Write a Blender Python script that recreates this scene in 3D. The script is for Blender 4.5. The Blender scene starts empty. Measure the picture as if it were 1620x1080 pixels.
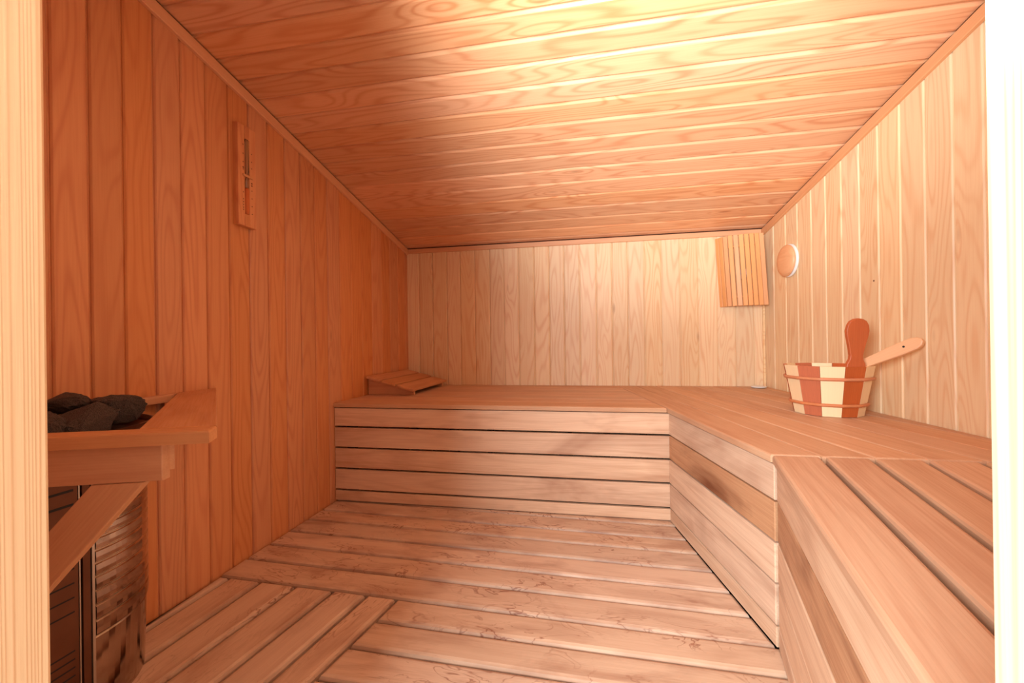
import bpy, bmesh, math, random
from mathutils import Vector, Matrix, noise
random.seed(7)
S = bpy.context.scene
COL = S.collection

# ------------------------------------------------------------------ camera
CAM_H = 0.94
F_PX = 634.1
yaw, pitch, roll = math.radians(10.19), math.radians(0.066), math.radians(-0.786)
fw = Vector((-math.sin(yaw) * math.cos(pitch), math.cos(yaw) * math.cos(pitch), math.sin(pitch)))
ri0 = Vector((math.cos(yaw), math.sin(yaw), 0)); up0 = ri0.cross(fw)
ri = math.cos(roll) * ri0 + math.sin(roll) * up0
up = -math.sin(roll) * ri0 + math.cos(roll) * up0
cd = bpy.data.cameras.new('camera'); cam = bpy.data.objects.new('camera', cd); COL.objects.link(cam)
cd.sensor_width = 36.0; cd.lens = F_PX / 1620 * 36.0; cd.clip_start = 0.02
cam.matrix_world = Matrix(((ri.x, up.x, -fw.x, 0), (ri.y, up.y, -fw.y, 0), (ri.z, up.z, -fw.z, CAM_H), (0, 0, 0, 1)))
S.camera = cam

# ------------------------------------------------------------------ world, lamps, exposure
w = bpy.data.worlds.new('world'); S.world = w; w.use_nodes = True
w.node_tree.nodes['Background'].inputs[0].default_value = (1.0, 0.86, 0.74, 1)
w.node_tree.nodes['Background'].inputs[1].default_value = 0.55
def light(name, kind, loc, aim, power, color, size=None, size_y=None, spot=None):
    l = bpy.data.lights.new(name, kind); o = bpy.data.objects.new(name, l); COL.objects.link(o)
    o.location = loc; l.energy = power; l.color = color
    d = Vector(aim) - Vector(loc); o.rotation_euler = d.to_track_quat('-Z', 'Y').to_euler()
    if kind == 'AREA':
        l.shape = 'RECTANGLE'; l.size = size; l.size_y = size_y or size
    elif size is not None:
        l.shadow_soft_size = size
    if spot: l.spot_size = math.radians(spot); l.spot_blend = 0.9
    return o
# daylight of the anteroom coming in through the open doorway
light('doorway_daylight', 'AREA', (-0.75, -0.9, 1.35), (0.55, 2.2, 0.95), 60, (0.86, 0.95, 1.0), 0.9, 0.9)
# flash held by the camera and bounced off the ceiling
light('bounce_flash', 'SPOT', (0.10, 0.12, 1.15), (0.40, 1.48, 2.10), 150, (0.93, 0.98, 1.0), 0.10, spot=80)
S.view_settings.view_transform = 'Standard'; S.view_settings.look = 'None'
S.view_settings.gamma = 1.0; S.view_settings.use_curve_mapping = False
S.view_settings.exposure = 1.05

# ------------------------------------------------------------------ room numbers (metres)
XL = -1.49; YB = 3.235; YF = 0.30
def xr(y): return 1.31 + 0.038 * (YB - y)
CZ, CS = 1.75, 0.205
def zc(y): return CZ + CS * (YB - y)
ZB = 0.588            # bench top

# ------------------------------------------------------------------ materials
def srgb(r, g, b):
    f = lambda c: (c / 255 / 12.92) if c / 255 <= 0.04045 else ((c / 255 + 0.055) / 1.055) ** 2.4
    return (f(r), f(g), f(b), 1)
def newmat(name):
    m = bpy.data.materials.new(name); m.use_nodes = True
    nt = m.node_tree; b = nt.nodes['Principled BSDF']
    return m, nt, b
def wood(name, base, dark, knot=None, rings=11.0, stretch=1.0, contrast=0.6, rough=0.45, vary=0.14,
         stain=None, stain_amt=0.0, stain_scale=2.5, knots=0.6, bump=0.15, fibre=0.35, spec=0.5, vein=0.0, ys=1.0, edge=0.0):
    """grain runs along the piece's own X axis"""
    m, nt, b = newmat(name); N = nt.nodes.new; L = nt.links.new
    def math_(op, a, bb=None, c=None):
        n = N('ShaderNodeMath'); n.operation = op
        for i, v in enumerate((a, bb, c)):
            if v is None: continue
            if isinstance(v, (int, float)): n.inputs[i].default_value = v
            else: L(v, n.inputs[i])
        return n.outputs[0]
    def mix(fac, c1, c2, mode='MIX'):
        n = N('ShaderNodeMix'); n.data_type = 'RGBA'; n.blend_type = mode
        for i, v in ((0, fac), (6, c1), (7, c2)):
            if isinstance(v, (int, float)): n.inputs[i].default_value = v
            elif isinstance(v, tuple): n.inputs[i].default_value = v
            else: L(v, n.inputs[i])
        return n.outputs[2]
    tc = N('ShaderNodeTexCoord'); oi = N('ShaderNodeObjectInfo')
    rnd = oi.outputs['Random']
    off = N('ShaderNodeCombineXYZ'); L(math_('MULTIPLY', rnd, 41.0), off.inputs[0]); L(math_('MULTIPLY', rnd, 97.0), off.inputs[1]); L(math_('MULTIPLY', rnd, 13.0), off.inputs[2])
    add = N('ShaderNodeVectorMath'); add.operation = 'ADD'; L(tc.outputs['Object'], add.inputs[0]); L(off.outputs[0], add.inputs[1])
    P = add.outputs[0]
    def mapped(sx, sy, sz):
        mp = N('ShaderNodeMapping'); mp.inputs['Scale'].default_value = (sx, sy, sz); L(P, mp.inputs[0]); return mp.outputs[0]
    def noise_(vec, scale=1.0, detail=2.0, rough_=0.5, dist=0.0):
        n = N('ShaderNodeTexNoise'); n.inputs['Scale'].default_value = scale; n.inputs['Detail'].default_value = detail
        n.inputs['Roughness'].default_value = rough_; n.inputs['Distortion'].default_value = dist; L(vec, n.inputs[0]); return n.outputs[0]
    field = noise_(mapped(0.9 * stretch, 9.0 * ys, 5.0), 1.0, 1.0, 0.4)
    wob = noise_(mapped(6 * stretch, 30, 20), 1.0, 1.0)
    # knots
    vo = N('ShaderNodeTexVoronoi'); vo.inputs['Scale'].default_value = 1.0; vo.inputs['Randomness'].default_value = 1.0
    L(mapped(1.6, 5.0, 1.3), vo.inputs[0])
    kd = vo.outputs['Distance']
    kb = math_('MULTIPLY', math_('POWER', 2.718, math_('MULTIPLY', math_('MULTIPLY', kd, kd), -26.0)), knots * 0.32)
    fsum = math_('ADD', math_('ADD', field, math_('MULTIPLY', wob, 0.012)), kb)
    sn = math_('SINE', math_('MULTIPLY', fsum, rings * 6.283))
    r01 = math_('MULTIPLY_ADD', sn, 0.5, 0.5)
    ring = math_('POWER', r01, 3.0)
    patch = noise_(mapped(1.1, 6, 5), 1.0, 1.0)
    ring = math_('MULTIPLY', ring, math_('MULTIPLY_ADD', patch, 1.1, 0.1))
    ring = math_('MULTIPLY', ring, contrast)
    col = mix(ring, base, dark)
    fb = noise_(mapped(5, 240, 200), 1.0, 2.0, 0.6)
    fbm = N('ShaderNodeMapRange'); fbm.inputs[1].default_value = 0.35; fbm.inputs[2].default_value = 0.7; L(fb, fbm.inputs[0])
    col = mix(math_('MULTIPLY', fbm.outputs[0], fibre * 0.5), col, dark)
    # knot core
    if knot:
        kc = N('ShaderNodeMapRange'); kc.inputs[1].default_value = 0.02; kc.inputs[2].default_value = 0.075; kc.inputs[3].default_value = 1; kc.inputs[4].default_value = 0
        L(kd, kc.inputs[0]); col = mix(math_('MULTIPLY', kc.outputs[0], 0.75 * min(1, knots)), col, knot)
    if stain:
        st = noise_(mapped(stain_scale, stain_scale * 3.0, 3), 1.0, 4.0, 0.6, 0.6)
        sr = N('ShaderNodeMapRange'); sr.inputs[1].default_value = 0.48; sr.inputs[2].default_value = 0.72; L(st, sr.inputs[0])
        col = mix(math_('MULTIPLY', sr.outputs[0], stain_amt), col, stain)
    if vein:
        vn = noise_(mapped(5, 13, 9), 1.0, 3.0, 0.55, 1.4)
        va = math_('ABSOLUTE', math_('SUBTRACT', vn, 0.5))
        vr = N('ShaderNodeMapRange'); vr.inputs[1].default_value = 0.0; vr.inputs[2].default_value = 0.022; vr.inputs[3].default_value = 1; vr.inputs[4].default_value = 0
        L(va, vr.inputs[0])
        gate = noise_(mapped(3, 6, 6), 1.0, 1.0)
        gr = N('ShaderNodeMapRange'); gr.inputs[1].default_value = 0.45; gr.inputs[2].default_value = 0.65; L(gate, gr.inputs[0])
        col = mix(math_('MULTIPLY', math_('MULTIPLY', vr.outputs[0], gr.outputs[0]), vein), col, stain or dark)
    if edge:
        sp = N('ShaderNodeSeparateXYZ'); L(tc.outputs['Object'], sp.inputs[0])
        er = N('ShaderNodeMapRange'); er.inputs[1].default_value = edge * 0.55; er.inputs[2].default_value = edge; L(math_('ABSOLUTE', sp.outputs[1]), er.inputs[0])
        en = N('ShaderNodeMapRange'); en.inputs[1].default_value = 0.42; en.inputs[2].default_value = 0.62; L(noise_(mapped(7, 16, 10), 1.0, 3.0), en.inputs[0])
        col = mix(math_('MULTIPLY', math_('MULTIPLY', er.outputs[0], en.outputs[0]), 0.38), col, stain)
    # tone of each piece
    hs = N('ShaderNodeHueSaturation'); L(col, hs.inputs['Color'])
    L(math_('MULTIPLY_ADD', rnd, vary * 2, 1.0 - vary), hs.inputs['Value'])
    r2 = math_('FRACT', math_('MULTIPLY', rnd, 7.31))
    L(math_('MULTIPLY_ADD', r2, 0.12, 0.94), hs.inputs['Saturation'])
    L(hs.outputs[0], b.inputs['Base Color'])
    b.inputs['Specular IOR Level'].default_value = spec
    L(math_('MULTIPLY_ADD', fbm.outputs[0], 0.12, rough), b.inputs['Roughness'])
    if bump:
        bp = N('ShaderNodeBump'); bp.inputs['Strength'].default_value = bump; bp.inputs['Distance'].default_value = 0.002
        L(math_('ADD', math_('MULTIPLY', fb, 0.8), math_('MULTIPLY', ring, 0.6)), bp.inputs['Height']); L(bp.outputs[0], b.inputs['Normal'])
    return m
def plain(name, col, rough=0.5, metal=0.0, spec=0.5, noise_amt=0.0, col2=None, scale=30, bump=0.0):
    m, nt, b = newmat(name)
    b.inputs['Base Color'].default_value = col; b.inputs['Roughness'].default_value = rough; b.inputs['Metallic'].default_value = metal
    b.inputs['Specular IOR Level'].default_value = spec
    if col2:
        tc = nt.nodes.new('ShaderNodeTexCoord'); n = nt.nodes.new('ShaderNodeTexNoise'); n.inputs['Scale'].default_value = scale; n.inputs['Detail'].default_value = 5
        nt.links.new(tc.outputs['Object'], n.inputs[0]); r = nt.nodes.new('ShaderNodeValToRGB')
        r.color_ramp.elements[0].position = 0.35; r.color_ramp.elements[0].color = col; r.color_ramp.elements[1].position = 0.7; r.color_ramp.elements[1].color = col2
        nt.links.new(n.outputs[0], r.inputs[0]); nt.links.new(r.outputs[0], b.inputs['Base Color'])
        if bump:
            bp = nt.nodes.new('ShaderNodeBump'); bp.inputs['Strength'].default_value = bump; bp.inputs['Distance'].default_value = 0.004
            nt.links.new(n.outputs[0], bp.inputs['Height']); nt.links.new(bp.outputs[0], b.inputs['Normal'])
    return m
M = {}
RK = srgb(120, 55, 25)
M['ceil'] = wood('ceiling_pine', srgb(233, 177, 133), srgb(194, 108, 62), RK, rings=13, contrast=0.62, rough=0.30, vary=0.08, spec=0.6, bump=0.10, knots=0.5)
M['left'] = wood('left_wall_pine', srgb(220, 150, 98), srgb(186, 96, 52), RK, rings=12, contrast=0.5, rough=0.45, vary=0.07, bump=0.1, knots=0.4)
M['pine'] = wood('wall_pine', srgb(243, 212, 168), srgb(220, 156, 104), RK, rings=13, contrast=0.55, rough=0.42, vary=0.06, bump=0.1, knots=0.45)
M['trim'] = wood('trim_pine', srgb(228, 168, 120), srgb(200, 124, 78), None, rings=4, contrast=0.3, rough=0.45, vary=0.05, knots=0)
M['post'] = wood('jamb_pine', srgb(238, 210, 172), srgb(212, 156, 108), None, rings=16, stretch=0.25, contrast=0.8, rough=0.5, vary=0.02, knots=0, ys=4.0)
M['deck'] = wood('deck_wood', srgb(220, 186, 158), srgb(180, 132, 102), None, rings=5, contrast=0.25, rough=0.5, vary=0.06, stain=srgb(140, 82, 58), stain_amt=0.5, stain_scale=3.0, knots=0.2, fibre=0.4, vein=0.9, bump=0.25, edge=0.062)
M['bench'] = wood('bench_wood', srgb(216, 172, 136), srgb(180, 122, 86), None, rings=6, contrast=0.35, rough=0.5, vary=0.06, stain=srgb(176, 106, 68), stain_amt=0.35, stain_scale=1.6, knots=0.15, fibre=0.6, bump=0.15)
M['face'] = wood('bench_face_wood', srgb(232, 196, 164), srgb(184, 130, 96), None, rings=6, contrast=0.38, rough=0.5, vary=0.09, stain=srgb(150, 92, 62), stain_amt=0.6, stain_scale=1.2, knots=0.1, fibre=0.6, bump=0.15, edge=0.075)
M['dark_face'] = wood('stained_face_wood', srgb(206, 156, 118), srgb(156, 96, 62), None, rings=5, contrast=0.4, rough=0.5, vary=0.04, stain=srgb(116, 62, 36), stain_amt=0.95, stain_scale=1.5, knots=0.1, fibre=0.6, bump=0.15)
M['rail'] = wood('rail_wood', srgb(220, 160, 112), srgb(186, 112, 70), None, rings=4, contrast=0.3, rough=0.45, vary=0.06, stain=srgb(156, 82, 50), stain_amt=0.3, knots=0, fibre=0.5)
M['under'] = plain('shadowed_batten', srgb(34, 20, 14), 0.9)  # near-black: shade of the deck and bench gaps put into the colour
M['backing'] = plain('wall_backing', srgb(84, 44, 26), 0.85)
M['stave_light'] = wood('pale_stave', srgb(248, 218, 170), srgb(232, 190, 136), None, rings=3, contrast=0.2, rough=0.4, vary=0.02, knots=0, fibre=0.3)
M['stave_dark'] = wood('red_stave', srgb(192, 98, 52), srgb(156, 70, 34), None, rings=3, contrast=0.3, rough=0.5, vary=0.03, knots=0, fibre=0.5)
M['hoop'] = wood('hoop_cane', srgb(206, 128, 82), srgb(180, 100, 60), None, rings=2, contrast=0.2, rough=0.4, vary=0.02, knots=0)
M['ladle'] = wood('ladle_wood', srgb(238, 186, 138), srgb(214, 150, 100), None, rings=3, contrast=0.25, rough=0.4, vary=0.02, knots=0)
M['shade'] = wood('shade_slat', srgb(236, 172, 116), srgb(212, 136, 82), None, rings=3, contrast=0.25, rough=0.45, vary=0.06, knots=0)
M['knob'] = wood('vent_knob', srgb(232, 172, 120), srgb(206, 134, 84), None, rings=6, contrast=0.35, rough=0.4, vary=0.02, knots=0)
M['white'] = plain('white_plastic', srgb(240, 240, 236), 0.35)
M['steel'] = plain('brushed_steel', srgb(205, 190, 176), 0.10, 1.0, col2=srgb(150, 130, 116), scale=5)
M['steel_dark'] = plain('heater_panel_steel', srgb(120, 78, 54), 0.42, 0.6, col2=srgb(96, 58, 38), scale=6)
M['steel_edge'] = plain('steel_edge', srgb(205, 196, 184), 0.25, 0.8)
M['black'] = plain('black_iron', srgb(22, 16, 14), 0.6)
M['bowl'] = plain('heater_bowl', srgb(90, 56, 42), 0.35, 0.7)
M['stone'] = plain('sauna_stone_rock', srgb(34, 28, 26), 0.7, col2=srgb(112, 92, 82), scale=34, bump=0.9)
M['sand'] = plain('orange_sand', srgb(214, 120, 66), 0.9)
M['ink'] = plain('burnt_mark', srgb(84, 36, 18), 0.8)
M['liner'] = plain('bucket_liner', srgb(206, 196, 184), 0.4)
m, nt, b = newmat('clear_glass'); b.inputs['Base Color'].default_value = (0.92, 0.95, 0.93, 1); b.inputs['Transmission Weight'].default_value = 1; b.inputs['Roughness'].default_value = 0.03; b.inputs['IOR'].default_value = 1.45; M['glass'] = m
M['bulb'] = plain('opal_bulb', srgb(236, 228, 214), 0.3)

# ------------------------------------------------------------------ helpers
def link(name, me, mat, parent=None, mw=None, smooth=False):
    o = bpy.data.objects.new(name, me); COL.objects.link(o)
    if mat is not None and not me.materials: me.materials.append(mat)
    if mw is not None: o.matrix_world = mw
    if parent is not None:
        o.parent = parent; o.matrix_parent_inverse = parent.matrix_world.inverted()
    if smooth:
        for p in me.polygons: p.use_smooth = True
    return o
def empty(name, loc):
    o = bpy.data.objects.new(name, None); COL.objects.link(o); o.location = loc; o.empty_display_size = 0.05
    o.matrix_world = Matrix.Translation(loc); return o
def tag(o, label, cat, group=None):
    o['label'] = label; o['category'] = cat
    if group: o['group'] = group
    return o
def struct(o): o['kind'] = 'structure'; return o
def frame(o, ux, uy):
    ux = Vector(ux).normalized(); n = ux.cross(Vector(uy)).normalized(); uy = n.cross(ux)
    return Matrix(((ux.x, uy.x, n.x, o[0]), (ux.y, uy.y, n.y, o[1]), (ux.z, uy.z, n.z, o[2]), (0, 0, 0, 1)))
def clip(poly, a, b_, c):
    """keep a*x+b*y<=c"""
    out = []
    for i in range(len(poly)):
        p, q = poly[i], poly[(i + 1) % len(poly)]
        dp, dq = a * p[0] + b_ * p[1] - c, a * q[0] + b_ * q[1] - c
        if dp <= 0: out.append(p)
        if (dp < 0 < dq) or (dq < 0 < dp):
            t = dp / (dp - dq); out.append((p[0] + t * (q[0] - p[0]), p[1] + t * (q[1] - p[1])))
    return out
def clip_line(poly, p, q):
    """keep the side to the LEFT of p->q"""
    dx, dy = q[0] - p[0], q[1] - p[1]
    return clip(poly, dy, -dx, dy * p[0] - dx * p[1])
def area(poly): return 0.5 * sum(poly[i][0] * poly[(i + 1) % len(poly)][1] - poly[(i + 1) % len(poly)][0] * poly[i][1] for i in range(len(poly)))
def inset(poly, d):
    n = len(poly); lines = []
    for i in range(n):
        p, q = poly[i], poly[(i + 1) % n]; dx, dy = q[0] - p[0], q[1] - p[1]; l = math.hypot(dx, dy) or 1e-9
        nx, ny = -dy / l, dx / l; lines.append(((p[0] + nx * d, p[1] + ny * d), (dx / l, dy / l)))
    out = []
    for i in range(n):
        (p, u), (q, v) = lines[i - 1], lines[i]; cr = u[0] * v[1] - u[1] * v[0]
        if abs(cr) < 1e-6: out.append(q); continue
        t = ((q[0] - p[0]) * v[1] - (q[1] - p[1]) * v[0]) / cr; out.append((p[0] + u[0] * t, p[1] + u[1] * t))
    return out
def dedupe(poly, e=1e-4):
    out = []
    for p in poly:
        if not out or math.hypot(p[0] - out[-1][0], p[1] - out[-1][1]) > e: out.append(p)
    if len(out) > 1 and math.hypot(out[0][0] - out[-1][0], out[0][1] - out[-1][1]) < e: out.pop()
    return out
def plank_mesh(name, poly, t, prof):
    """poly in local xy (ccw), bottom at z=0, top z=t; prof = list of (inset, drop below top), outermost first"""
    n = len(poly); V = [(x, y, 0) for x, y in poly]
    for d, dz in prof:
        V += [(x, y, t - dz) for x, y in (inset(poly, d) if d > 0 else poly)]
    Fc = [list(range(n))[::-1]]
    for r in range(len(prof)):
        for i in range(n):
            a, b_ = r * n + i, r * n + (i + 1) % n; Fc.append([a, b_, b_ + n, a + n])
    Fc.append([len(prof) * n + i for i in range(n)])
    me = bpy.data.meshes.new(name); me.from_pydata(V, [], Fc); me.update(); return me
def rnd_prof(b_): return [(0, b_), (b_ * 0.29, b_ * 0.29), (b_, 0)]
def plank(name, poly, base, t, mat, parent, grain=(1, 0), prof=None, jitter=0.0):
    """poly: 2D in the plane of matrix `base` (x,y axes; z = outward). grain = direction in that plane."""
    poly = dedupe(poly)
    if len(poly) < 3 or abs(area(poly)) < 2e-4: return None
    if area(poly) < 0: poly = poly[::-1]
    cx = sum(p[0] for p in poly) / len(poly); cy = sum(p[1] for p in poly) / len(poly)
    a = math.atan2(grain[1], grain[0]); ca, sa = math.cos(a), math.sin(a)
    loc = [((x - cx) * ca + (y - cy) * sa, -(x - cx) * sa + (y - cy) * ca) for x, y in poly]
    me = plank_mesh(name, loc, t, prof or rnd_prof(0.004))
    mw = base @ Matrix.Translation((cx, cy, random.uniform(-jitter, jitter))) @ Matrix.Rotation(a, 4, 'Z')
    return link(name, me, mat, parent, mw)
def box_mesh(name, sx, sy, sz, b_=0.002, z0=0.0):
    me = plank_mesh(name, [(-sx / 2, -sy / 2), (sx / 2, -sy / 2), (sx / 2, sy / 2), (-sx / 2, sy / 2)], sz, [(0, b_), (b_, 0)])
    if z0:
        for v in me.vertices: v.co.z += z0
    return me
def beam(name, p, q, wid, thick, mat, parent, side, b_=0.003):
    """bar from p to q, `side` = direction of its width"""
    p, q = Vector(p), Vector(q); L_ = (q - p).length
    mw = frame((p + q) / 2, q - p, side)
    me = box_mesh(name, L_, wid, thick, b_, -thick / 2) if True else None
    return link(name, me, mat, parent, mw)
def lathe_mesh(name, prof, seg=32, cap=True):
    V = []; Fc = []
    for r, z in prof:
        for i in range(seg):
            a = 2 * math.pi * i / seg; V.append((r * math.cos(a), r * math.sin(a), z))
    for k in range(len(prof) - 1):
        for i in range(seg):
            j = (i + 1) % seg; Fc.append([k * seg + i, k * seg + j, (k + 1) * seg + j, (k + 1) * seg + i])
    if cap:
        Fc.append(list(range(seg))[::-1]); Fc.append([(len(prof) - 1) * seg + i for i in range(seg)])
    me = bpy.data.meshes.new(name); me.from_pydata(V, [], Fc); me.update(); return me
def sweep_mesh(name, pts, r, seg=8, closed=False):
    V = []; Fc = []; n = len(pts)
    for k, p in enumerate(pts):
        p = Vector(p); a = Vector(pts[(k - 1) % n] if closed or k else pts[0]); c = Vector(pts[(k + 1) % n] if closed or k < n - 1 else pts[-1])
        t = (c - a).normalized(); s = t.cross(Vector((0, 0, 1)))
        if s.length < 1e-3: s = Vector((1, 0, 0))
        s.normalize(); u = s.cross(t)
        for i in range(seg):
            an = 2 * math.pi * i / seg; V.append(tuple(p + r * (math.cos(an) * s + math.sin(an) * u)))
    for k in range(n if closed else n - 1):
        for i in range(seg):
            j = (i + 1) % seg; k2 = (k + 1) % n; Fc.append([k * seg + i, k2 * seg + i, k2 * seg + j, k * seg + j])
    me = bpy.data.meshes.new(name); me.from_pydata(V, [], Fc); me.update(); return me
I4 = Matrix.Identity(4)
def flat_struct(name, corners, n_off, mat):
    """closed slab: corners (ccw seen from the room), extruded by n_off away from the room"""
    n = len(corners); V = [tuple(c) for c in corners] + [tuple(Vector(c) + Vector(n_off)) for c in corners]
    Fc = [list(range(n)), [n + i for i in range(n)][::-1]] + [[(i + 1) % n, i, n + i, n + (i + 1) % n] for i in range(n)]
    me = bpy.data.meshes.new(name); me.from_pydata(V, [], Fc); me.update()
    return struct(link(name, me, mat))

# board profile of the tongue-and-groove panelling: tongue, then bevel, then face
TG = [(0, 0.0085), (0.0026, 0.0080), (0.0030, 0.0045), (0.0068, 0.0004), (0.009, 0)]
TGC = [(0, 0.009), (0.0018, 0.008), (0.0022, 0.0065), (0.0105, 0.0008), (0.013, 0)]
BT = 0.012
# ------------------------------------------------------------------ walls
def vboards(root, base, edges, ztop, zbot, mat, swap=False):
    """vertical boards; base x axis runs along the wall, y axis is up"""
    for a, c in zip(edges[:-1], edges[1:]):
        poly = [(a, zbot), (c, zbot), (c, ztop(c)), (a, ztop(a))]
        plank('board', poly, base, BT, mat, root, (0, 1), TG, 0.0004)
# left wall: plane x = XL facing +X
ys = [0.30, 0.385, 0.485, 0.587, 0.69, 0.79, 0.892, 0.985, 1.078, 1.175, 1.272, 1.374, 1.478, 1.583, 1.694, 1.807, 1.919, 2.032, 2.146, 2.27, 2.389, 2.518, 2.652, 2.789, 2.924, 3.06, 3.19, YB + .009]
wl = flat_struct('wall_left', [(XL - BT, YF, -0.15), (XL - BT, YB + 0.03, -0.15), (XL - BT, YB + 0.03, zc(YB + .03) + 0.02), (XL - BT, YF, zc(YF) + 0.02)], (-0.03, 0, 0), M['backing'])
base = frame((XL - BT, 0, 0), (0, -1, 0), (0, 0, 1))         # x axis = -Y so that the normal is +X ... see below
base = Matrix(((0, 0, 1, XL - BT), (1, 0, 0, 0), (0, 1, 0, 0), (0, 0, 0, 1)))
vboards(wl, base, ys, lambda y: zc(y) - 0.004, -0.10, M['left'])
# back wall: plane y = YB facing -Y
xs = [XL - .006] + [-1.385, -1.262, -1.135, -1.018, -0.892, -0.764, -0.644, -0.522, -0.394, -0.272, -0.152, -0.029, 0.100, 0.222, 0.342, 0.465, 0.593, 0.725, 0.857, 0.990, 1.117, 1.243, 1.31]
wb = flat_struct('wall_back', [(XL - .03, YB + BT, -0.15), (xr(YB) + .03, YB + BT, -0.15), (xr(YB) + .03, YB + BT, CZ + .02), (XL - .03, YB + BT, CZ + .02)], (0, 0.03, 0), M['backing'])
base = Matrix(((-1, 0, 0, 0), (0, 0, -1, YB + BT), (0, 1, 0, 0), (0, 0, 0, 1)))
vboards(wb, base, [-x for x in xs][::-1], lambda x: CZ - 0.004, -0.10, M['pine'])
# right wall: slightly out of square, facing -X
rd = Vector((xr(YF) - xr(YB), YF - YB, 0)); RL = rd.length; rdn = rd.normalized()    # runs from the back corner to the front
rn = Vector((rdn.y, -rdn.x, 0))                                                     # points into the room (-X)
if rn.x > 0: rn = -rn
ry = [3.246, 3.09, 2.934, 2.795, 2.65, 2.516, 2.385, 2.255, 2.131, 2.007, 1.886, 1.767, 1.653, 1.54, 1.425, 1.31, 1.195, 1.08, 0.965, 0.85, 0.735, 0.62, 0.505, 0.39, 0.30]
o0 = Vector((xr(YB), YB, 0)) - rn * BT
wr = flat_struct('wall_right', [o0 + Vector((0, 0.03, -0.15)), o0 + rd + Vector((0, 0, -0.15)), o0 + rd + Vector((0, 0, zc(YF) + .02)), o0 + Vector((0, .03, CZ + .02))], -rn * 0.03, M['backing'])
# local axes: x along wall (towards front => s), y up, z = rn ; need right-handed: x cross y = z
xax = Vector((0, 0, 1)).cross(rn)
sgn = 1 if xax.dot(rdn) > 0 else -1
base = Matrix(((xax.x, 0, rn.x, o0.x), (xax.y, 0, rn.y, o0.y), (0, 1, 0, 0), (0, 0, 0, 1)))
ss = [sgn * (YB - y) * RL / (YB - YF) for y in ry]; ss[0] = 0.0
if sgn < 0: ss = ss[::-1]
vboards(wr, base, ss, lambda s: zc(YB - abs(s) * (YB - YF) / RL) - 0.004, -0.10, M['pine'])
link('nail_head', lathe_mesh('nail_head', [(0.004, 0), (0.004, 0.001)], 10), M['ink'], wr, Matrix(((xax.x, 0, rn.x, xr(2.15) + rn.x * .0005), (xax.y, 0, rn.y, 2.165), (0, 1, 0, 1.205), (0, 0, 0, 1))))
# front wall with the doorway the picture is taken through
DX0, DX1, DT = -0.525, 0.257, 2.02
def front_wall():
    root = struct(empty('wall_front', (0, YF, 0)))
    def slab(x0, x1, z0, z1t, z1b=None):
        V = [(x0, YF - .10, z0), (x1, YF - .10, z0), (x1, YF, z0), (x0, YF, z0), (x0, YF - .10, z1t), (x1, YF - .10, z1t), (x1, YF, z1t), (x0, YF, z1t)]
        me = bpy.data.meshes.new('panel'); me.from_pydata(V, [], [(3, 2, 1, 0), (4, 5, 6, 7), (0, 1, 5, 4), (1, 2, 6, 5), (2, 3, 7, 6), (3, 0, 4, 7)]); me.update()
        link('panel', me, M['left'], root, I4)
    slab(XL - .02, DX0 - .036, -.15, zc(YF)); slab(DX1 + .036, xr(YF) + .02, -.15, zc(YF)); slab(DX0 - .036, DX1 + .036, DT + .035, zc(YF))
front_wall()
dr = struct(empty('door_1', ((DX0 + DX1) / 2, YF, 0)))
jw = 0.13; jy = YF - jw / 2 + 0.012
for x, s in ((DX0, -1), (DX1, 1)):
    me = box_mesh('jamb', 2.2, jw, 0.034, 0.004)
    # grain (local x) vertical, local z pointing into the opening
    zax = Vector((-s, 0, 0)); xx = Vector((0, 0, 1)); yy = zax.cross(xx)
    mw = Matrix(((xx.x, yy.x, zax.x, x + s * 0.034), (xx.y, yy.y, zax.y, jy), (xx.z, yy.z, zax.z, 0.92), (0, 0, 0, 1)))
    link('jamb', me, M['post'], dr, mw)
link('door_head', box_mesh('door_head', DX1 - DX0 + .068, jw, 0.034, 0.004), M['post'], dr, Matrix.Translation(((DX0 + DX1) / 2, jy, DT)))

# ------------------------------------------------------------------ ceiling
ca = math.atan(CS); cosa, sina = math.cos(ca), math.sin(ca)
cex = Vector((1, 0, 0)); cey = Vector((0, cosa, -sina)); cen = cex.cross(cey)       # cen points up; flip
# plane coords: (x, s) with s = distance along slope from the back wall towards the front
cn = -cen
base = Matrix(((-1, 0, 0, 0), (0, cosa, cn.y, YB - cn.y * BT), (0, -sina, cn.z, CZ - cn.z * BT), (0, 0, 0, 1)))
yl = [0.30, 0.405, 0.52, 0.635, 0.75, 0.862, 0.976, 1.09, 1.205, 1.318, 1.422, 1.527, 1.634, 1.746, 1.857, 1.979, 2.098, 2.213, 2.337, 2.468, 2.613, 2.757, 2.903, 3.040, 3.175, YB]
ce = flat_struct('ceiling', [(XL - .03, YF, zc(YF) + BT), (XL - .03, YB + .03, CZ + BT), (xr(YB) + .04, YB + .03, CZ + BT), (xr(YF) + .04, YF, zc(YF) + BT)], (0, 0, 0.03), M['backing'])
for a, c in zip(yl[:-1], yl[1:]):
    s0, s1 = -(YB - a) / cosa, -(YB - c) / cosa
    poly = [(-xr(a) - 0.0, s0), (-XL, s0), (-XL, s1), (-xr(c) - 0.0, s1)]
    plank('board', poly, base, BT, M['ceil'], ce, (1, 0), TGC, 0.0006)
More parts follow.
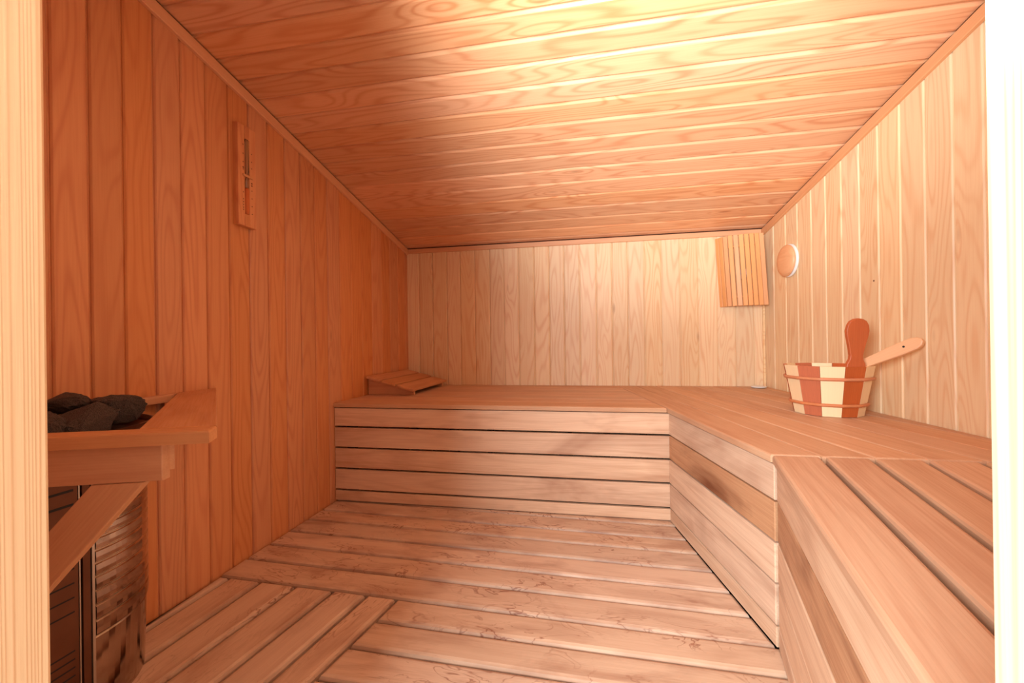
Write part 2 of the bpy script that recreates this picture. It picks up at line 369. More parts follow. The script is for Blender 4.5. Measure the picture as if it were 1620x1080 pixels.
# corner trims under the ceiling
def trim(name, p, q, h, t, n, upd=(0, 0, 1)):
    p, q, n = Vector(p), Vector(q), Vector(n).normalized()
    d = (q - p).normalized(); u = n.cross(d)
    if u.z < 0: u = -u
    z = d.cross(u)
    c0 = (p + q) / 2
    if z.dot(n) < 0: d = -d; z = -z
    mw = Matrix(((d.x, u.x, z.x, c0.x), (d.y, u.y, z.y, c0.y), (d.z, u.z, z.z, c0.z), (0, 0, 0, 1)))
    return struct(link(name, box_mesh(name, (q - p).length, h, t, 0.003), M['trim'], None, mw))
e = 0.0005
zt = 0.026
trim('trim_1', (XL + e, YF, zc(YF) - zt - .004), (XL + e, YB, zc(YB) - zt - .004), 0.048, 0.016, (1, 0, 0))
trim('trim_2', (xr(YF) - e, YF, zc(YF) - zt - .004), (xr(YB) - e, YB, zc(YB) - zt - .004), 0.048, 0.016, rn)
trim('trim_3', (XL + .017, YB - e, CZ - 0.024), (xr(YB) - .017, YB - e, CZ - 0.024), 0.038, 0.014, (0, -1, 0))

# ------------------------------------------------------------------ floor deck
fl = flat_struct('floor', [(XL - .03, YF - .25, -0.10), (xr(YF) + .05, YF - .25, -0.10), (xr(YF) + .05, YB + .03, -0.10), (XL - .03, YB + .03, -0.10)], (0, 0, -0.05), M['under'])
DTK = 0.028; G = 0.0060
def foot_x(y):            # foot of the right bench front
    return 0.417 - 0.159 * (y - 2.18) if y > 1.335 else 0.557 - 0.262 * (1.335 - y)
db = Matrix.Translation((0, 0, -DTK))
DP = rnd_prof(0.012)
xe = [1.381, 1.516, 1.643, 1.776, 1.911, 2.031, 2.172, 2.30]
def sy(x): return -0.030 * (x + 0.57)
for a, c in zip(xe[:-1], xe[1:]):
    a2, c2 = a + G, c - G
    xr0 = (foot_x(max(a2, 1.34)) + .022) if a < 2.1 else 0.445; xr1 = (foot_x(c2) + .022) if a < 2.1 else 0.445
    poly = [(XL + .003, a2 + sy(XL)), (xr0, a2 + sy(xr0)), (xr1, c2 + sy(xr1)), (XL + .003, c2 + sy(XL))]
    plank('deck_board', poly, db, DTK, M['deck'], fl, (1, -0.03), DP, 0.0012)
sk = [(XL + 0.003, 0.0), (-1.432, 0.05), (-1.285, 0.07), (-1.122, 0.125), (-0.957, 0.16), (-0.815, 0.17), (-0.692, 0.19)]
def skx(i, y): return sk[i][0] - sk[i][1] * (1.381 - y)
for i in range(6):
    y0, y1 = YF - .09, 1.381 - G
    Gs = 0.008
    poly = [(skx(i, y0) + Gs, y0), (skx(i + 1, y0) - Gs, y0), (skx(i + 1, y1) - Gs, y1 + sy(skx(i + 1, y1))), (skx(i, y1) + Gs, y1 + sy(skx(i, y1)))]
    poly = clip(poly, -1, 0, -(XL + .002))
    plank('deck_board', poly, db, DTK, M['deck'], fl, (sk[i][1], 1), DP, 0.0012)
ne = [0.21, 0.342, 0.476, 0.61, 0.743, 0.876, 1.012, 1.135, 1.257, 1.381]
for a, c in zip(ne[:-1], ne[1:]):
    a2, c2 = a + G, c - G
    def sn_(x): return -0.022 * (x + 0.57)
    l0, l1 = skx(6, a2) + G, skx(6, c2) + G; f0, f1 = foot_x(min(a2, 1.334)) + .022, foot_x(min(c2, 1.334)) + .022
    poly = [(l0, a2 + sn_(l0)), (f0, a2 + sn_(f0)), (f1, c2 + sn_(f1) - (.006 if c > 1.38 else 0)), (l1, c2 + sn_(l1))]
    plank('deck_board', poly, db, DTK, M['deck'], fl, (1, -0.022), DP, 0.0012)

# ------------------------------------------------------------------ benches
TT = 0.024
tb = Matrix.Translation((0, 0, ZB - TT))
BP = rnd_prof(0.006)
YM = 1.335
def fx(y, off=0.0): return 0.417 + off - 0.159 * (y - 2.18)          # long edges of the middle bench
def zbands(gap): return [(0.004, 0.072 - gap), (0.072, 0.200 - gap), (0.200, 0.325 - gap), (0.325, 0.450 - gap), (0.450, ZB - TT - 0.006)]
def face_boards(root, p, q, gap, mats, th=0.02, recess=0.010):
    """front cladding under a bench from p to q (room on the right-hand side of p->q)"""
    p, q = Vector((p[0], p[1], 0)), Vector((q[0], q[1], 0)); d = (q - p).normalized(); n = Vector((d.y, -d.x, 0))
    L_ = (q - p).length; o = p - n * (recess + th)
    base = Matrix(((d.x, 0, n.x, o.x), (d.y, 0, n.y, o.y), (0, 1, 0, 0), (0, 0, 0, 1)))
    for i, (z0, z1) in enumerate(zbands(gap)):
        plank('face_board', [(0, z0), (L_, z0), (L_, z1), (0, z1)], base, th, mats[i], root, (1, 0), rnd_prof(0.0025), 0.001)
# base frames: d x n must point... x axis d, y axis up => z = d x up = (dy, -dx) = n  (right-handed)
def support(root, p, q, z0=-0.05, z1=ZB - TT - .002, wd=0.04):
    c = ((p[0] + q[0]) / 2, (p[1] + q[1]) / 2); L_ = math.hypot(q[0] - p[0], q[1] - p[1]); a = math.atan2(q[1] - p[1], q[0] - p[0])
    me = box_mesh('bearer', L_, wd, 0.06, 0.002)
    link('bearer', me, M['under'], root, Matrix.Translation((c[0], c[1], z1 - 0.06)) @ Matrix.Rotation(a, 4, 'Z'))
def post(root, x, y):
    me = box_mesh('leg', 0.045, 0.045, ZB - TT - .064 + 0.098, 0.002)
    link('leg', me, M['under'], root, Matrix.Translation((x, y, -0.098)))
# back bench
bb = tag(empty('sauna_bench', (-0.5, 2.7, 0)), 'long wooden bench along the back wall with a slatted headrest on it', 'bench', 'slatted wooden sauna benches')
by = [2.178, 2.325, 2.475, 2.625, 2.775, 2.925, 3.08, YB - .002]
for a, c in zip(by[:-1], by[1:]):
    a2, c2 = a + .002, c - .002
    plank('bench_board', [(XL + .002, a2), (fx(a2) - .002, a2), (fx(c2) - .002, c2), (XL + .002, c2)], tb, TT, M['bench'], bb, (1, 0), BP, 0.0006)
F = M['face']; Dk = M['dark_face']
face_boards(bb, (XL + .003, 2.178), (0.432, 2.178), 0.010, [F, F, F, F, F])
for x in (-1.40, -0.75, -0.12, 0.16): 
    support(bb, (x, 2.215), (x, 3.22)); post(bb, x, 2.24); post(bb, x, 3.15)
# middle bench
mb = tag(empty('sauna_bench', (0.85, 2.2, 0)), 'middle wooden bench section with the striped bucket standing on it', 'bench', 'slatted wooden sauna benches')
offs = [0, .140, .281, .418, .556, .694, .83, .97, 1.11]
for a, c in zip(offs[:-1], offs[1:]):
    poly = [(fx(YM, a) + .0015, YM + .003), (fx(YM, c) - .0015, YM + .003), (fx(YB, c) - .0015, YB - .003), (fx(YB, a) + .0015, YB - .003)]
    poly = clip_line(poly, (xr(YF) - .003, YF), (xr(YB) - .003, YB))
    plank('bench_board', poly, tb, TT, M['bench'], mb, (-0.159, 1), BP, 0.0006)
face_boards(mb, (fx(2.183), 2.183), (fx(YM), YM), 0.006, [F, F, F, Dk, F])
for y in (1.42, 2.1, 2.85):
    support(mb, (fx(y) + .04, y), (xr(y) - .02, y)); post(mb, fx(y) + .08, y); post(mb, xr(y) - .06, y)
# near bench
nb = tag(empty('sauna_bench', (0.8, 0.8, 0)), 'near wooden bench section with wide dark gaps between its boards', 'bench', 'slatted wooden sauna benches')
nl = [(0.557, 0.255), (0.692, 0.272), (0.822, 0.288), (0.955, 0.30), (1.09, 0.305), (1.225, 0.31), (1.37, 0.312)]
def nx(i, y): return nl[i][0] - nl[i][1] * (YM - y)
for i in range(6):
    g = 0.0085
    y0, y1 = YF + .016, YM - .002
    l0 = 0.0 if i == 0 else g
    poly = [(nx(i, y0) + l0, y0), (nx(i + 1, y0) - g, y0), (nx(i + 1, y1) - g, y1), (nx(i, y1) + l0, y1)]
    poly = clip_line(poly, (xr(YF) - .003, YF), (xr(YB) - .003, YB))
    plank('bench_board', poly, tb, TT, M['bench'], nb, (nl[i][1] + .01, 1), rnd_prof(0.008), 0.0006)
# remaining wedge beside the right wall at the door end
poly = [(nx(6, YF + .004) + .0085, YF + .004), (xr(YF) - .003, YF + .004), (xr(YM) - .003, YM - .002), (nx(6, YM) + .0085, YM - .002)]
poly = clip_line(poly, (xr(YF) - .003, YF), (xr(YB) - .003, YB))
mid = 0.17
plank('bench_board', clip_line(poly, (nx(6, 0) + mid, 0), (nx(6, YM) + mid + .0, YM)), tb, TT, M['bench'], nb, (0.31, 1), rnd_prof(0.008))
plank('bench_board', clip_line(poly, (nx(6, YM) + mid + .017, YM), (nx(6, 0) + mid + .017, 0)), tb, TT, M['bench'], nb, (0.31, 1), rnd_prof(0.008))
face_boards(nb, (nx(0, YM - .002), YM - .002), (nx(0, YF + .016), YF + .016), 0.006, [F, F, F, Dk, F])
for y in (0.38, 0.82, 1.27):
    support(nb, (nx(0, y) + .04, y), (xr(y) - .02, y)); post(nb, nx(0, y) + .08, y); post(nb, xr(y) - .06, y)

# ------------------------------------------------------------------ headrest
hr = tag(empty('headrest', (-1.32, 2.83, ZB)), 'slatted wooden wedge headrest on the back bench by the left wall', 'headrest')
hx0, hx1 = -1.482, -1.145; zl, zr_ = 0.722, 0.634
slope = (zr_ - zl) / (hx1 - hx0)
ed = [hx0, -1.372, -1.260, -1.128]
for a, c in zip(ed[:-1], ed[1:]):
    cx = (a + c) / 2 ; wd = (c - a) - 0.013
    ang = math.atan(slope)
    me = box_mesh('slat', 0.66, wd, 0.016, 0.002)
    # local x -> +Y, local y -> -X-ish along the slope
    xx = Vector((0, 1, 0)); yy = -Vector((math.cos(ang), 0, math.sin(ang))); zz = xx.cross(yy)
    zc0 = zl + slope * (cx - hx0) - 0.016
    link('slat', me, M['rail'], hr, Matrix(((xx.x, yy.x, zz.x, cx), (xx.y, yy.y, zz.y, 2.86), (xx.z, yy.z, zz.z, zc0), (0, 0, 0, 1))))
def wedge(y, t=0.018):
    zt0 = zl - 0.0175; zt1 = zr_ - 0.0175
    V = [(hx0, ZB + .001), (hx1, ZB + .001), (hx1, zt1), (hx0, zt0)]
    me = plank_mesh('side_board', [(a - (hx0 + hx1) / 2, b_ - ZB) for a, b_ in V], t, [(0, .001), (.001, 0)])
    link('side_board', me, M['rail'], hr, Matrix(((1, 0, 0, (hx0 + hx1) / 2), (0, 0, -1, y + t), (0, 1, 0, ZB), (0, 0, 0, 1))))
wedge(2.572); wedge(3.12)

# ------------------------------------------------------------------ sand timer on the left wall
st = tag(empty('sand_timer', (XL, 1.547, 1.69)), 'wooden sand timer with a glass tube hanging on the left wall', 'timer')
def L2W(z=0.0): return Matrix(((0, 0, 1, XL + z), (1, 0, 0, 1.547), (0, 1, 0, 1.69), (0, 0, 0, 1)))
# timer backboard in two halves of a frame around a long slot
hw, hh, sw = 0.048, 0.222, 0.0125
top_s, bot_s = 0.165, -0.168
def tl(name, x0, x1, y0, y1, t, mat, z=0.0005, b_=0.003, g=(0, 1)):
    return plank(name, [(x0, y0), (x1, y0), (x1, y1), (x0, y1)], L2W(z), t, mat, st, g, [(0, b_), (b_ * .3, b_ * .3), (b_, 0)])
tl('backboard', -hw, hw, -hh, hh, 0.012, M['left'])
tl('stile', -hw, -sw, -hh, hh, 0.014, M['left'], 0.0126)
tl('stile', sw, hw, -hh, hh, 0.014, M['left'], 0.0126)
tl('end_block', -sw, sw, top_s, hh, 0.014, M['left'], 0.0126, 0.001)
tl('end_block', -sw, sw, -hh, bot_s, 0.014, M['left'], 0.0126, 0.001)
tl('clip', -0.026, 0.026, -0.004, 0.006, 0.006, M['rail'], 0.0268, 0.001, (1, 0))
gp = [(0.008, bot_s + .002), (0.0095, bot_s + .02), (0.0095, -0.02), (0.002, 0.0), (0.0095, 0.02), (0.0095, top_s - .02), (0.008, top_s - .002)]
link('glass_tube', lathe_mesh('glass_tube', gp, 16), M['glass'], st, Matrix(((1, 0, 0, XL + .0228), (0, 1, 0, 1.547), (0, 0, 1, 1.69), (0, 0, 0, 1))), True)
link('sand', lathe_mesh('sand', [(0.0084, bot_s + .0015), (0.0099, bot_s + .02), (0.0099, -0.055), (0.004, -0.050)], 14), M['sand'], st, Matrix(((1, 0, 0, XL + .0228), (0, 1, 0, 1.547), (0, 0, 1, 1.69), (0, 0, 0, 1))), True)
for side, zs in ((-0.022, (0.135, 0.095, 0.058, 0.034, 0.026, -0.075, -0.105, -0.118, -0.13, -0.142, -0.152)), (0.024, (0.11, 0.075, 0.045, -0.022, -0.032, -0.055, -0.09, -0.125, -0.16))):
    for zz_ in zs:
        big = zz_ in (0.034, -0.032, -0.022)
        link('scale_dot', lathe_mesh('scale_dot', [(0.0035 if big else 0.0024, 0), (0.0035 if big else 0.0024, 0.0008)], 8), M['ink'], st,
             Matrix(((0, 0, 1, XL + .0264), (1, 0, 0, 1.547 + side), (0, 1, 0, 1.69 + zz_), (0, 0, 0, 1))))

# ------------------------------------------------------------------ round air vent on the right wall
vy, vz = 2.875, 1.442
av = tag(empty('air_vent', (xr(vy), vy, vz)), 'round wooden air vent knob with a white rim on the right wall', 'vent')
ux = Vector((0, 0, 1)).cross(rn)
def wallmat(off): 
    c0 = Vector((xr(vy), vy, vz)) + rn * off
    return Matrix(((ux.x, 0, rn.x, c0.x), (ux.y, 0, rn.y, c0.y), (0, 1, 0, c0.z), (0, 0, 0, 1)))
link('rim', lathe_mesh('rim', [(0.100, 0), (0.106, 0.004), (0.106, 0.012), (0.102, 0.015)], 40), M['white'], av, wallmat(0.001), True)
link('stem', lathe_mesh('stem', [(0.02, 0), (0.02, 0.012)], 16), M['white'], av, wallmat(0.014), True)
kn = link('knob', lathe_mesh('knob', [(0.092, 0), (0.101, 0.006), (0.102, 0.012), (0.094, 0.022), (0.076, 0.029), (0.045, 0.033), (0.015, 0.034)], 40), M['knob'], av, wallmat(0.016), True)

# ------------------------------------------------------------------ slatted lamp shade in the corner
ls = tag(empty('corner_lamp', (1.2, 3.2, 1.44)), 'slatted wooden lamp shade high in the back right corner', 'lamp')
path = [(1.010, 3.222), (1.026, 3.190), (1.046, 3.162), (1.072, 3.142), (1.103, 3.130), (1.136, 3.123), (1.169, 3.118), (1.202, 3.115), (1.235, 3.114), (1.266, 3.116)]
zb0, zt0 = 1.178, 1.690
for k, (x, y) in enumerate(path):
    if k == 0: d = Vector((path[1][0] - x, path[1][1] - y, 0))
    else: d = Vector((x - path[k - 1][0], y - path[k - 1][1], 0))
    if 0 < k < len(path) - 1: d = Vector((path[k + 1][0] - path[k - 1][0], path[k + 1][1] - path[k - 1][1], 0))
    d.normalize(); n = Vector((d.y, -d.x, 0))
    wd = 0.0285
    me = box_mesh('slat', zt0 - zb0, wd, 0.008, 0.0015)
    lean = 0.028                                   # the shade leans a little: foot further right than the head
    xx = Vector((-lean / (zt0 - zb0), 0, 1)).normalized(); zz = n - n.dot(xx) * xx; zz.normalize(); yy = zz.cross(xx)
    link('slat', me, M['shade'], ls, Matrix(((xx.x, yy.x, zz.x, x - 0.006), (xx.y, yy.y, zz.y, y), (xx.z, yy.z, zz.z, (zb0 + zt0) / 2), (0, 0, 0, 1))))
for z in (1.245, 1.61):
    link('rail', sweep_mesh('rail', [(x + .004 + (1.44 - z) * .05, y + .012, z) for x, y in path[1:]], 0.007, 6), M['shade'], ls, I4)
link('lamp_holder', lathe_mesh('lamp_holder', [(0.045, 0), (0.045, 0.02), (0.03, 0.04), (0.03, 0.06)], 20), M['white'], ls, Matrix(((1, 0, 0, 1.17), (0, 0, -1, YB - .002), (0, 1, 0, 1.42), (0, 0, 0, 1))), True)
link('bulb', lathe_mesh('bulb', [(0.012, 0), (0.026, 0.012), (0.028, 0.025), (0.02, 0.038), (0.006, 0.043)], 20), M['bulb'], ls, Matrix(((1, 0, 0, 1.17), (0, 0, -1, YB - .060), (0, 1, 0, 1.42), (0, 0, 0, 1))), True)
# pale corner bead beside the shade
cb = struct(link('trim_4', box_mesh('trim_4', 0.014, 0.014, CZ - .045 - ZB - .002, .003), M['pine'], None, Matrix.Translation((xr(YB) - .0085, YB - .0085, ZB + .001))))

# small white dish in the back corner
di = link('dish', lathe_mesh('dish', [(0.030, 0), (0.046, 0.003), (0.052, 0.009), (0.050, 0.010), (0.042, 0.005), (0.010, 0.0035)], 32), M['white'], None, Matrix.Translation((1.222, 3.128, ZB + .0014)), True)
tag(di, 'small shallow white dish on the bench in the back right corner', 'dish')

# ------------------------------------------------------------------ bucket
bc = Vector((1.118, 2.112, ZB + 0.0012))
bk = tag(empty('bucket', bc), 'striped wooden bucket of pale and red-brown staves on the middle bench', 'bucket')
NS = 12; RB, RT, BH = 0.127, 0.166, 0.224
a0 = math.atan2(-bc.y, -bc.x)                       # direction from bucket towards the camera side
def stave(k, top=None):
    ac = a0 + math.radians(7) + k * 2 * math.pi / NS; h = math.pi / NS
    mat = M['stave_light'] if k % 2 == 0 else M['stave_dark']
    V = []; cth = 0.013
    for z, R_ in ((0, RB), (BH, RT)):
        for rr in (R_, R_ - cth):
            for aa in (ac - h + 0.004, ac + h - 0.004):
                V.append((rr / math.cos(h) * math.cos(aa), rr / math.cos(h) * math.sin(aa), z))
    # 0,1 outer bottom; 2,3 inner bottom; 4,5 outer top; 6,7 inner top
    Fc = [(0, 1, 5, 4), (3, 2, 6, 7), (2, 0, 4, 6), (1, 3, 7, 5), (2, 3, 1, 0), (4, 5, 7, 6)]
    c0 = sum((Vector(v) for v in V), Vector()) / 8
    # local frame: x along the stave (up)
    out = Vector((math.cos(ac), math.sin(ac), 0)); tl_ = (RT - RB) / BH
    xx = Vector((out.x * tl_, out.y * tl_, 1)).normalized(); yy = Vector((math.sin(ac), -math.cos(ac), 0)); zz = xx.cross(yy)
    mw = Matrix(((xx.x, yy.x, zz.x, c0.x), (xx.y, yy.y, zz.y, c0.y), (xx.z, yy.z, zz.z, c0.z), (0, 0, 0, 1)))
    inv = mw.inverted(); me = bpy.data.meshes.new('stave'); me.from_pydata([tuple(inv @ Vector(v)) for v in V], [], Fc); me.update()
    link('stave', me, mat, bk, Matrix.Translation(bc) @ mw)
    return ac, xx, yy, zz
frs = [stave(k) for k in range(NS)]
# the tall stave whose rounded head is the grip: grows out of the dark stave to the right of the front one
EK = 1
def ear(k):
    ac, xx, yy, zz = frs[k]
    outl = [(-0.040, 0.0), (-0.038, 0.014), (-0.028, 0.034), (-0.026, 0.050), (-0.034, 0.090), (-0.044, 0.130), (-0.0475, 0.155), (-0.044, 0.178), (-0.034, 0.196), (-0.018, 0.206), (0, 0.209)]
    poly = [(z, x) for x, z in outl] + [(z, -x) for x, z in outl[::-1][1:]]
    poly = poly[::-1] if area(poly) < 0 else poly
    me = plank_mesh('grip', poly, 0.014, [(0, 0.002), (0.002, 0)])
    # not convex: use a proper ngon cap; positions relative to top of stave
    out = Vector((math.cos(ac), math.sin(ac), 0)); tl_ = (RT - RB) / BH
    org = Vector((out.x * (RT - 0.0125), out.y * (RT - 0.0125), BH - 0.0005))
    xx2 = Vector((out.x * tl_ * .5, out.y * tl_ * .5, 1)).normalized(); yy2 = Vector((-math.sin(ac), math.cos(ac), 0)); zz2 = xx2.cross(yy2)
    if zz2.dot(out) < 0: yy2 = -yy2; zz2 = -zz2
    mw = Matrix(((xx2.x, yy2.x, zz2.x, org.x), (xx2.y, yy2.y, zz2.y, org.y), (xx2.z, yy2.z, zz2.z, org.z), (0, 0, 0, 1)))
    link('grip', me, M['stave_dark'], bk, Matrix.Translation(bc) @ mw)
ear(EK)
for z in (0.052, 0.168):
    R_ = (RB + (RT - RB) * z / BH + 0.0035) / math.cos(math.pi / NS) - 0.003
    pts = []
    for k in range(NS):
        ac = a0 + math.radians(7) + k * 2 * math.pi / NS; h = math.pi / NS
        for f_ in (-0.9, -0.45, 0, .45, 0.9):
            aa = ac + f_ * h; r_ = (RB + (RT - RB) * z / BH) / math.cos(f_ * h) + 0.0052
            pts.append((r_ * math.cos(aa), r_ * math.sin(aa), z))
    link('hoop', sweep_mesh('hoop', pts, 0.0072, 8, True), M['hoop'], bk, Matrix.Translation(bc), True)
bt = [((RB - .0135) / math.cos(math.pi / NS) * math.cos(a0 + math.radians(7) + (k + .5) * 2 * math.pi / NS), (RB - .0135) / math.cos(math.pi / NS) * math.sin(a0 + math.radians(7) + (k + .5) * 2 * math.pi / NS)) for k in range(NS)]
link('bottom', plank_mesh('bottom', bt, 0.012, [(0, 0.001), (0.001, 0)]), M['stave_light'], bk, Matrix.Translation(bc + Vector((0, 0, .006))))

# ladle leaning in the bucket
tip = Vector((1.338, 1.868, 0.924)); lo = Vector((1.125, 2.130, 0.742))
dl = (tip - lo); LL = dl.length; ux_ = dl.normalized()
zl_ = Vector((-0.45, -0.85, 0.35)); zl_ = (zl_ - zl_.dot(ux_) * ux_).normalized(); yl_ = zl_.cross(ux_)
ld = tag(empty('ladle', lo), 'pale wooden ladle leaning out of the striped bucket towards the right wall', 'ladle')
mwl = Matrix(((ux_.x, yl_.x, zl_.x, lo.x), (ux_.y, yl_.y, zl_.y, lo.y), (ux_.z, yl_.z, zl_.z, lo.z), (0, 0, 0, 1)))
hp = [(0.0, -0.015), (LL * .5, -0.020), (LL - .08, -0.026), (LL - .03, -0.025), (LL - .010, -0.018), (LL, -0.006), (LL, 0.006), (LL - .010, 0.018), (LL - .03, 0.025), (LL - .08, 0.026), (LL * .5, 0.020), (0.0, 0.015)]
link('handle', plank_mesh('handle', hp, 0.018, rnd_prof(0.005)), M['ladle'], ld, mwl)
link('hanging_hole', lathe_mesh('hanging_hole', [(0.0042, 0), (0.0042, 0.0006)], 12), M['black'], ld, mwl @ Matrix.Translation((LL - .062, 0.002, 0.0181)))
link('scoop', lathe_mesh('scoop', [(0.030, 0), (0.042, 0.010), (0.046, 0.035), (0.042, 0.035), (0.036, 0.010), (0.004, 0.006)], 24), M['ladle'], ld, Matrix.Translation(lo + Vector((-0.012, 0.012, -0.045))), True)

# ------------------------------------------------------------------ heater
HZ = 0.700; hcx, hcy, hr_ = -1.452, 0.83, 0.222; HX = hcx + hr_
ht = tag(empty('sauna_heater', (-1.34, 0.75, 0)), 'steel sauna heater with a rounded ribbed side under the wooden guard rail', 'heater')
def outline(r, y0=0.40, seg=22):
    P_ = [(hcx - .018, y0), (hcx + r, y0), (hcx + r, hcy)]
    for i in range(1, seg + 1):
        a = (math.pi / 2) * i / seg; P_.append((hcx + r * math.cos(a), hcy + r * math.sin(a)))
    P_.append((hcx - .018, hcy + r)); return P_
def shell(name, levels, mat, y0, smooth=True):
    rings_ = [outline(r, y0) for r, z in levels]; n = len(rings_[0]); V = []
    for (r, z), ring_ in zip(levels, rings_): V += [(x, y, z) for x, y in ring_]
    Fc = [[k * n + i, k * n + (i + 1) % n, (k + 1) * n + (i + 1) % n, (k + 1) * n + i] for k in range(len(levels) - 1) for i in range(n)]
    Fc.append(list(range(n))[::-1]); Fc.append([(len(levels) - 1) * n + i for i in range(n)])
    me = bpy.data.meshes.new(name); me.from_pydata(V, [], Fc); me.update()
    if smooth: me.shade_smooth() if hasattr(me, 'shade_smooth') else None
    return link(name, me, mat, ht, I4)
shell('plinth', [(hr_ - .010, 0.002), (hr_ - .004, 0.20), (hr_ - .006, 0.204)], M['steel'], 0.816, False)
lv = []
z = 0.205; dz_ = 0.040
while z < 0.66:
    lv += [(hr_ - .0035, z), (hr_ - .0035, z + .002), (hr_, z + .006), (hr_ + .0008, z + dz_ * .5), (hr_, z + dz_ - .003)]; z += dz_; dz_ = max(0.026, dz_ * 0.96)
sh = shell('ribbed_side', lv, M['steel'], 0.816, False)
# flat louvred panel facing the room, with its corner seam
def hbox(name, x0, x1, y0, y1, z0, z1, mat, b_=0.002):
    me = box_mesh(name, x1 - x0, y1 - y0, z1 - z0, b_); return link(name, me, mat, ht, Matrix.Translation(((x0 + x1) / 2, (y0 + y1) / 2, z0)))
hbox('casing', hcx - .018, HX - .03, 0.402, 0.814, 0.004, HZ - .03, M['black'])
hbox('side_panel', HX - .028, HX - .004, 0.402, 0.782, 0.004, HZ - .02, M['steel_dark'])
hbox('corner_strip', HX - .028, HX - .003, 0.791, 0.806, 0.004, HZ - .02, M['steel_dark'])
hbox('edge_bead', HX - .010, HX - .001, 0.8085, 0.8145, 0.004, HZ - .02, M['steel_edge'], .001)
hbox('edge_bead', HX - .010, HX - .003, 0.7835, 0.7860, 0.004, HZ - .02, M['steel_edge'], .0006)
for z in (0.625, 0.590, 0.555, 0.40, 0.365, 0.33, 0.295, 0.20, 0.18, 0.16, 0.14, 0.12, 0.10):
    t = 0.006 if z > 0.5 else 0.0035
    hbox('louvre', HX - .0046, HX - .0034, 0.56, 0.774, z, z + t, M['black'], .0004)
# bowl that carries the stones
shell('stone_tray', [(hr_ - .05, HZ - .04), (hr_ - .03, HZ - .02), (hr_ + .012, HZ + .012), (hr_ + .018, HZ + .024), (hr_ + .012, HZ + .025), (hr_ + .002, HZ + .010), (hr_ - .03, HZ - .008)], M['bowl'], 0.402, False)
shell('tray_floor', [(hr_ - .03, HZ - .0075), (hr_ - .031, HZ - .003)], M['black'], 0.41, False)

# stones
def stone(loc, r, seed, label, rot=0.0):
    rg = random.Random(seed * 17); bm = bmesh.new()
    for _ in range(20):
        d = Vector((rg.gauss(0, 1), rg.gauss(0, 1), rg.gauss(0, 1))).normalized(); bm.verts.new(d * rg.uniform(.88, 1.08))
    h = bmesh.ops.convex_hull(bm, input=bm.verts); bmesh.ops.delete(bm, geom=[g for g in h['geom_interior'] if isinstance(g, bmesh.types.BMVert)], context='VERTS')
    bmesh.ops.bevel(bm, geom=bm.edges[:], offset=0.05, segments=1, affect='EDGES')
    bmesh.ops.triangulate(bm, faces=bm.faces[:]); bmesh.ops.subdivide_edges(bm, edges=bm.edges[:], cuts=2, use_grid_fill=True)
    for v in bm.verts:
        d = v.co.normalized(); n3 = noise.noise(d * 5 + Vector((seed, 1, 9))); n2 = noise.noise(d * 13 + Vector((seed, 3, 2)))
        v.co = v.co * (1 + .09 * n3 + .05 * n2)
    me = bpy.data.meshes.new('sauna_stone'); bm.to_mesh(me); bm.free()
    o = link('sauna_stone', me, M['stone'], None, Matrix.Translation((loc[0], loc[1], loc[2] + .016)) @ Matrix.Rotation(rot, 4, 'Z') @ Matrix.Diagonal((r[0] * 1.1, r[1] * 1.1, r[2] * 1.12, 1)))
    return tag(o, label, 'stone', 'dark stones heaped on the heater')
SG = [((-1.43, 0.700, 0.755), (.055, .06, .050), 1, 'black sauna stone at the left end of the heap beside the door jamb'),
      ((-1.385, 0.865, 0.772), (.070, .055, .030), 2, 'smooth oval dark stone lying highest on the heap'),
      ((-1.305, 0.915, 0.752), (.062, .060, .042), 3, 'rough rounded stone at the right end of the heap beside the tray rim'),
      ((-1.330, 0.660, 0.735), (.066, .066, .046), 4, 'reddish dark stone low on the left of the heap behind the guard rail'),
      ((-1.265, 0.715, 0.732), (.056, .058, .050), 5, 'black pointed stone at the front middle of the heap'),
      ((-1.255, 0.815, 0.735), (.060, .060, .044), 6, 'speckled brown stone between the pointed stone and the tray rim'),
      ((-1.40, 0.955, 0.740), (.050, .045, .034), 7, 'stone at the back of the heap against the left wall')]
for l_, r_, s_, lab in SG: stone(l_, r_, s_, lab, s_ * 1.3)

# guard rail round the heater
gz = 0.769; gt = 0.026
gr = tag(empty('heater_guard', (-1.0, 0.8, 0.55)), 'wooden guard rail with diagonal brace round the stone-topped heater', 'guard rail')
A = Vector((-0.752, 0.692)); fdir = Vector((-0.283, -0.099)).normalized()
Bw = Vector((XL + .003, 1.403))                                      # outer corner at the wall
rb = Matrix.Translation((0, 0, gz - gt))
fperp = Vector((-fdir.y, fdir.x)) 
if fperp.y < 0: fperp = -fperp
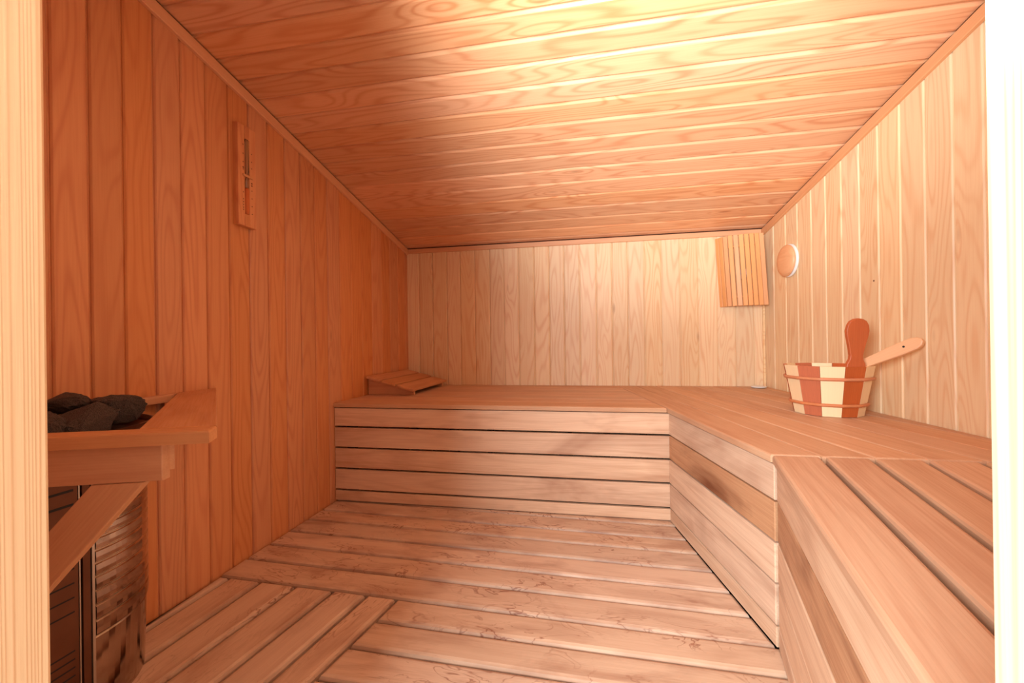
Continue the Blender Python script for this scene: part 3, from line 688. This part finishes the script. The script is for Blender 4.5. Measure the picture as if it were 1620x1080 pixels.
# front rail: seen edge-on; 45 mm wide, outer edge from A to the left
Aend = A + fdir * 0.76
wdr = 0.052
plank('front_rail', [tuple(A), tuple(A + fperp * wdr + fdir * .012), tuple(Aend + fperp * wdr), tuple(Aend)], rb, gt, M['rail'], gr, tuple(fdir), rnd_prof(0.005))
sd = (Bw - A).normalized()
i0 = A + fperp * (wdr + .001) + fdir * .012
inner = Vector((-0.905, 0.640)) + fperp * (wdr + .001)
plank('side_rail', [tuple(i0), tuple(Bw), (XL + .003, 1.245), tuple(inner)], rb, gt, M['rail'], gr, tuple(sd), rnd_prof(0.003))
plank('wall_rail', [(XL + .003, 0.42), (XL + .035, 0.42), (XL + .035, 1.205), (XL + .003, 1.24)], rb, gt, M['rail'], gr, (0, 1), rnd_prof(0.003))
# battens under the rails
def vboard(name, p, q, z0, z1, t, mat):
    p, q = Vector((p[0], p[1], 0)), Vector((q[0], q[1], 0)); d = (q - p).normalized()
    n = Vector((d.y, -d.x, 0)); base = Matrix(((d.x, 0, n.x, p.x), (d.y, 0, n.y, p.y), (0, 1, 0, 0), (0, 0, 0, 1)))
    L_ = (q - p).length
    return plank(name, [(0, z0), (L_, z0), (L_, z1), (0, z1)], base, t, mat, gr, (1, 0), rnd_prof(0.002))
R0 = A + fdir * 0.095 + fperp * 0.038; R1 = A + fdir * 0.72 + fperp * 0.038
vboard('batten', R1, R0, 0.668, gz - gt - .001, 0.022, M['rail'])
S0 = A + fdir * 0.088 + fperp * 0.042; S1 = Vector((XL + .01, 1.22))
vboard('batten', S1, S0, 0.684, gz - gt - .001, 0.022, M['rail'])
# brace
t0 = A + fdir * 0.165; e0 = A + fdir * 0.165
bd3 = Vector((fdir.x, fdir.y, 0)); ang = math.radians(52)
dirb = (bd3 * math.cos(ang) + Vector((0, 0, -1)) * math.sin(ang)).normalized()
top = Vector((t0.x, t0.y, 0.668)) + Vector((fperp.x, fperp.y, 0)) * 0.027
# brace outline in the plane (along fdir, up)
bwid = 0.088
bx = Matrix(((-fdir.x, 0, -fperp.x, A.x + fperp.x * .040), (-fdir.y, 0, -fperp.y, A.y + fperp.y * .040), (0, 1, 0, 0), (0, 0, 0, 1)))
# in this frame x = -(distance along fdir), y = z
def bp(s, z): return (-s, z)
br = [bp(0.128, 0.667), bp(0.222, 0.667), bp(0.222 + 0.50, 0.667 - 0.50 * 1.18), bp(0.128 + 0.50 + .03, 0.667 - (0.53) * 1.18 - .0)]
plank('brace', br, bx, 0.024, M['rail'], gr, (-0.65, -0.76)[::1], rnd_prof(0.002))
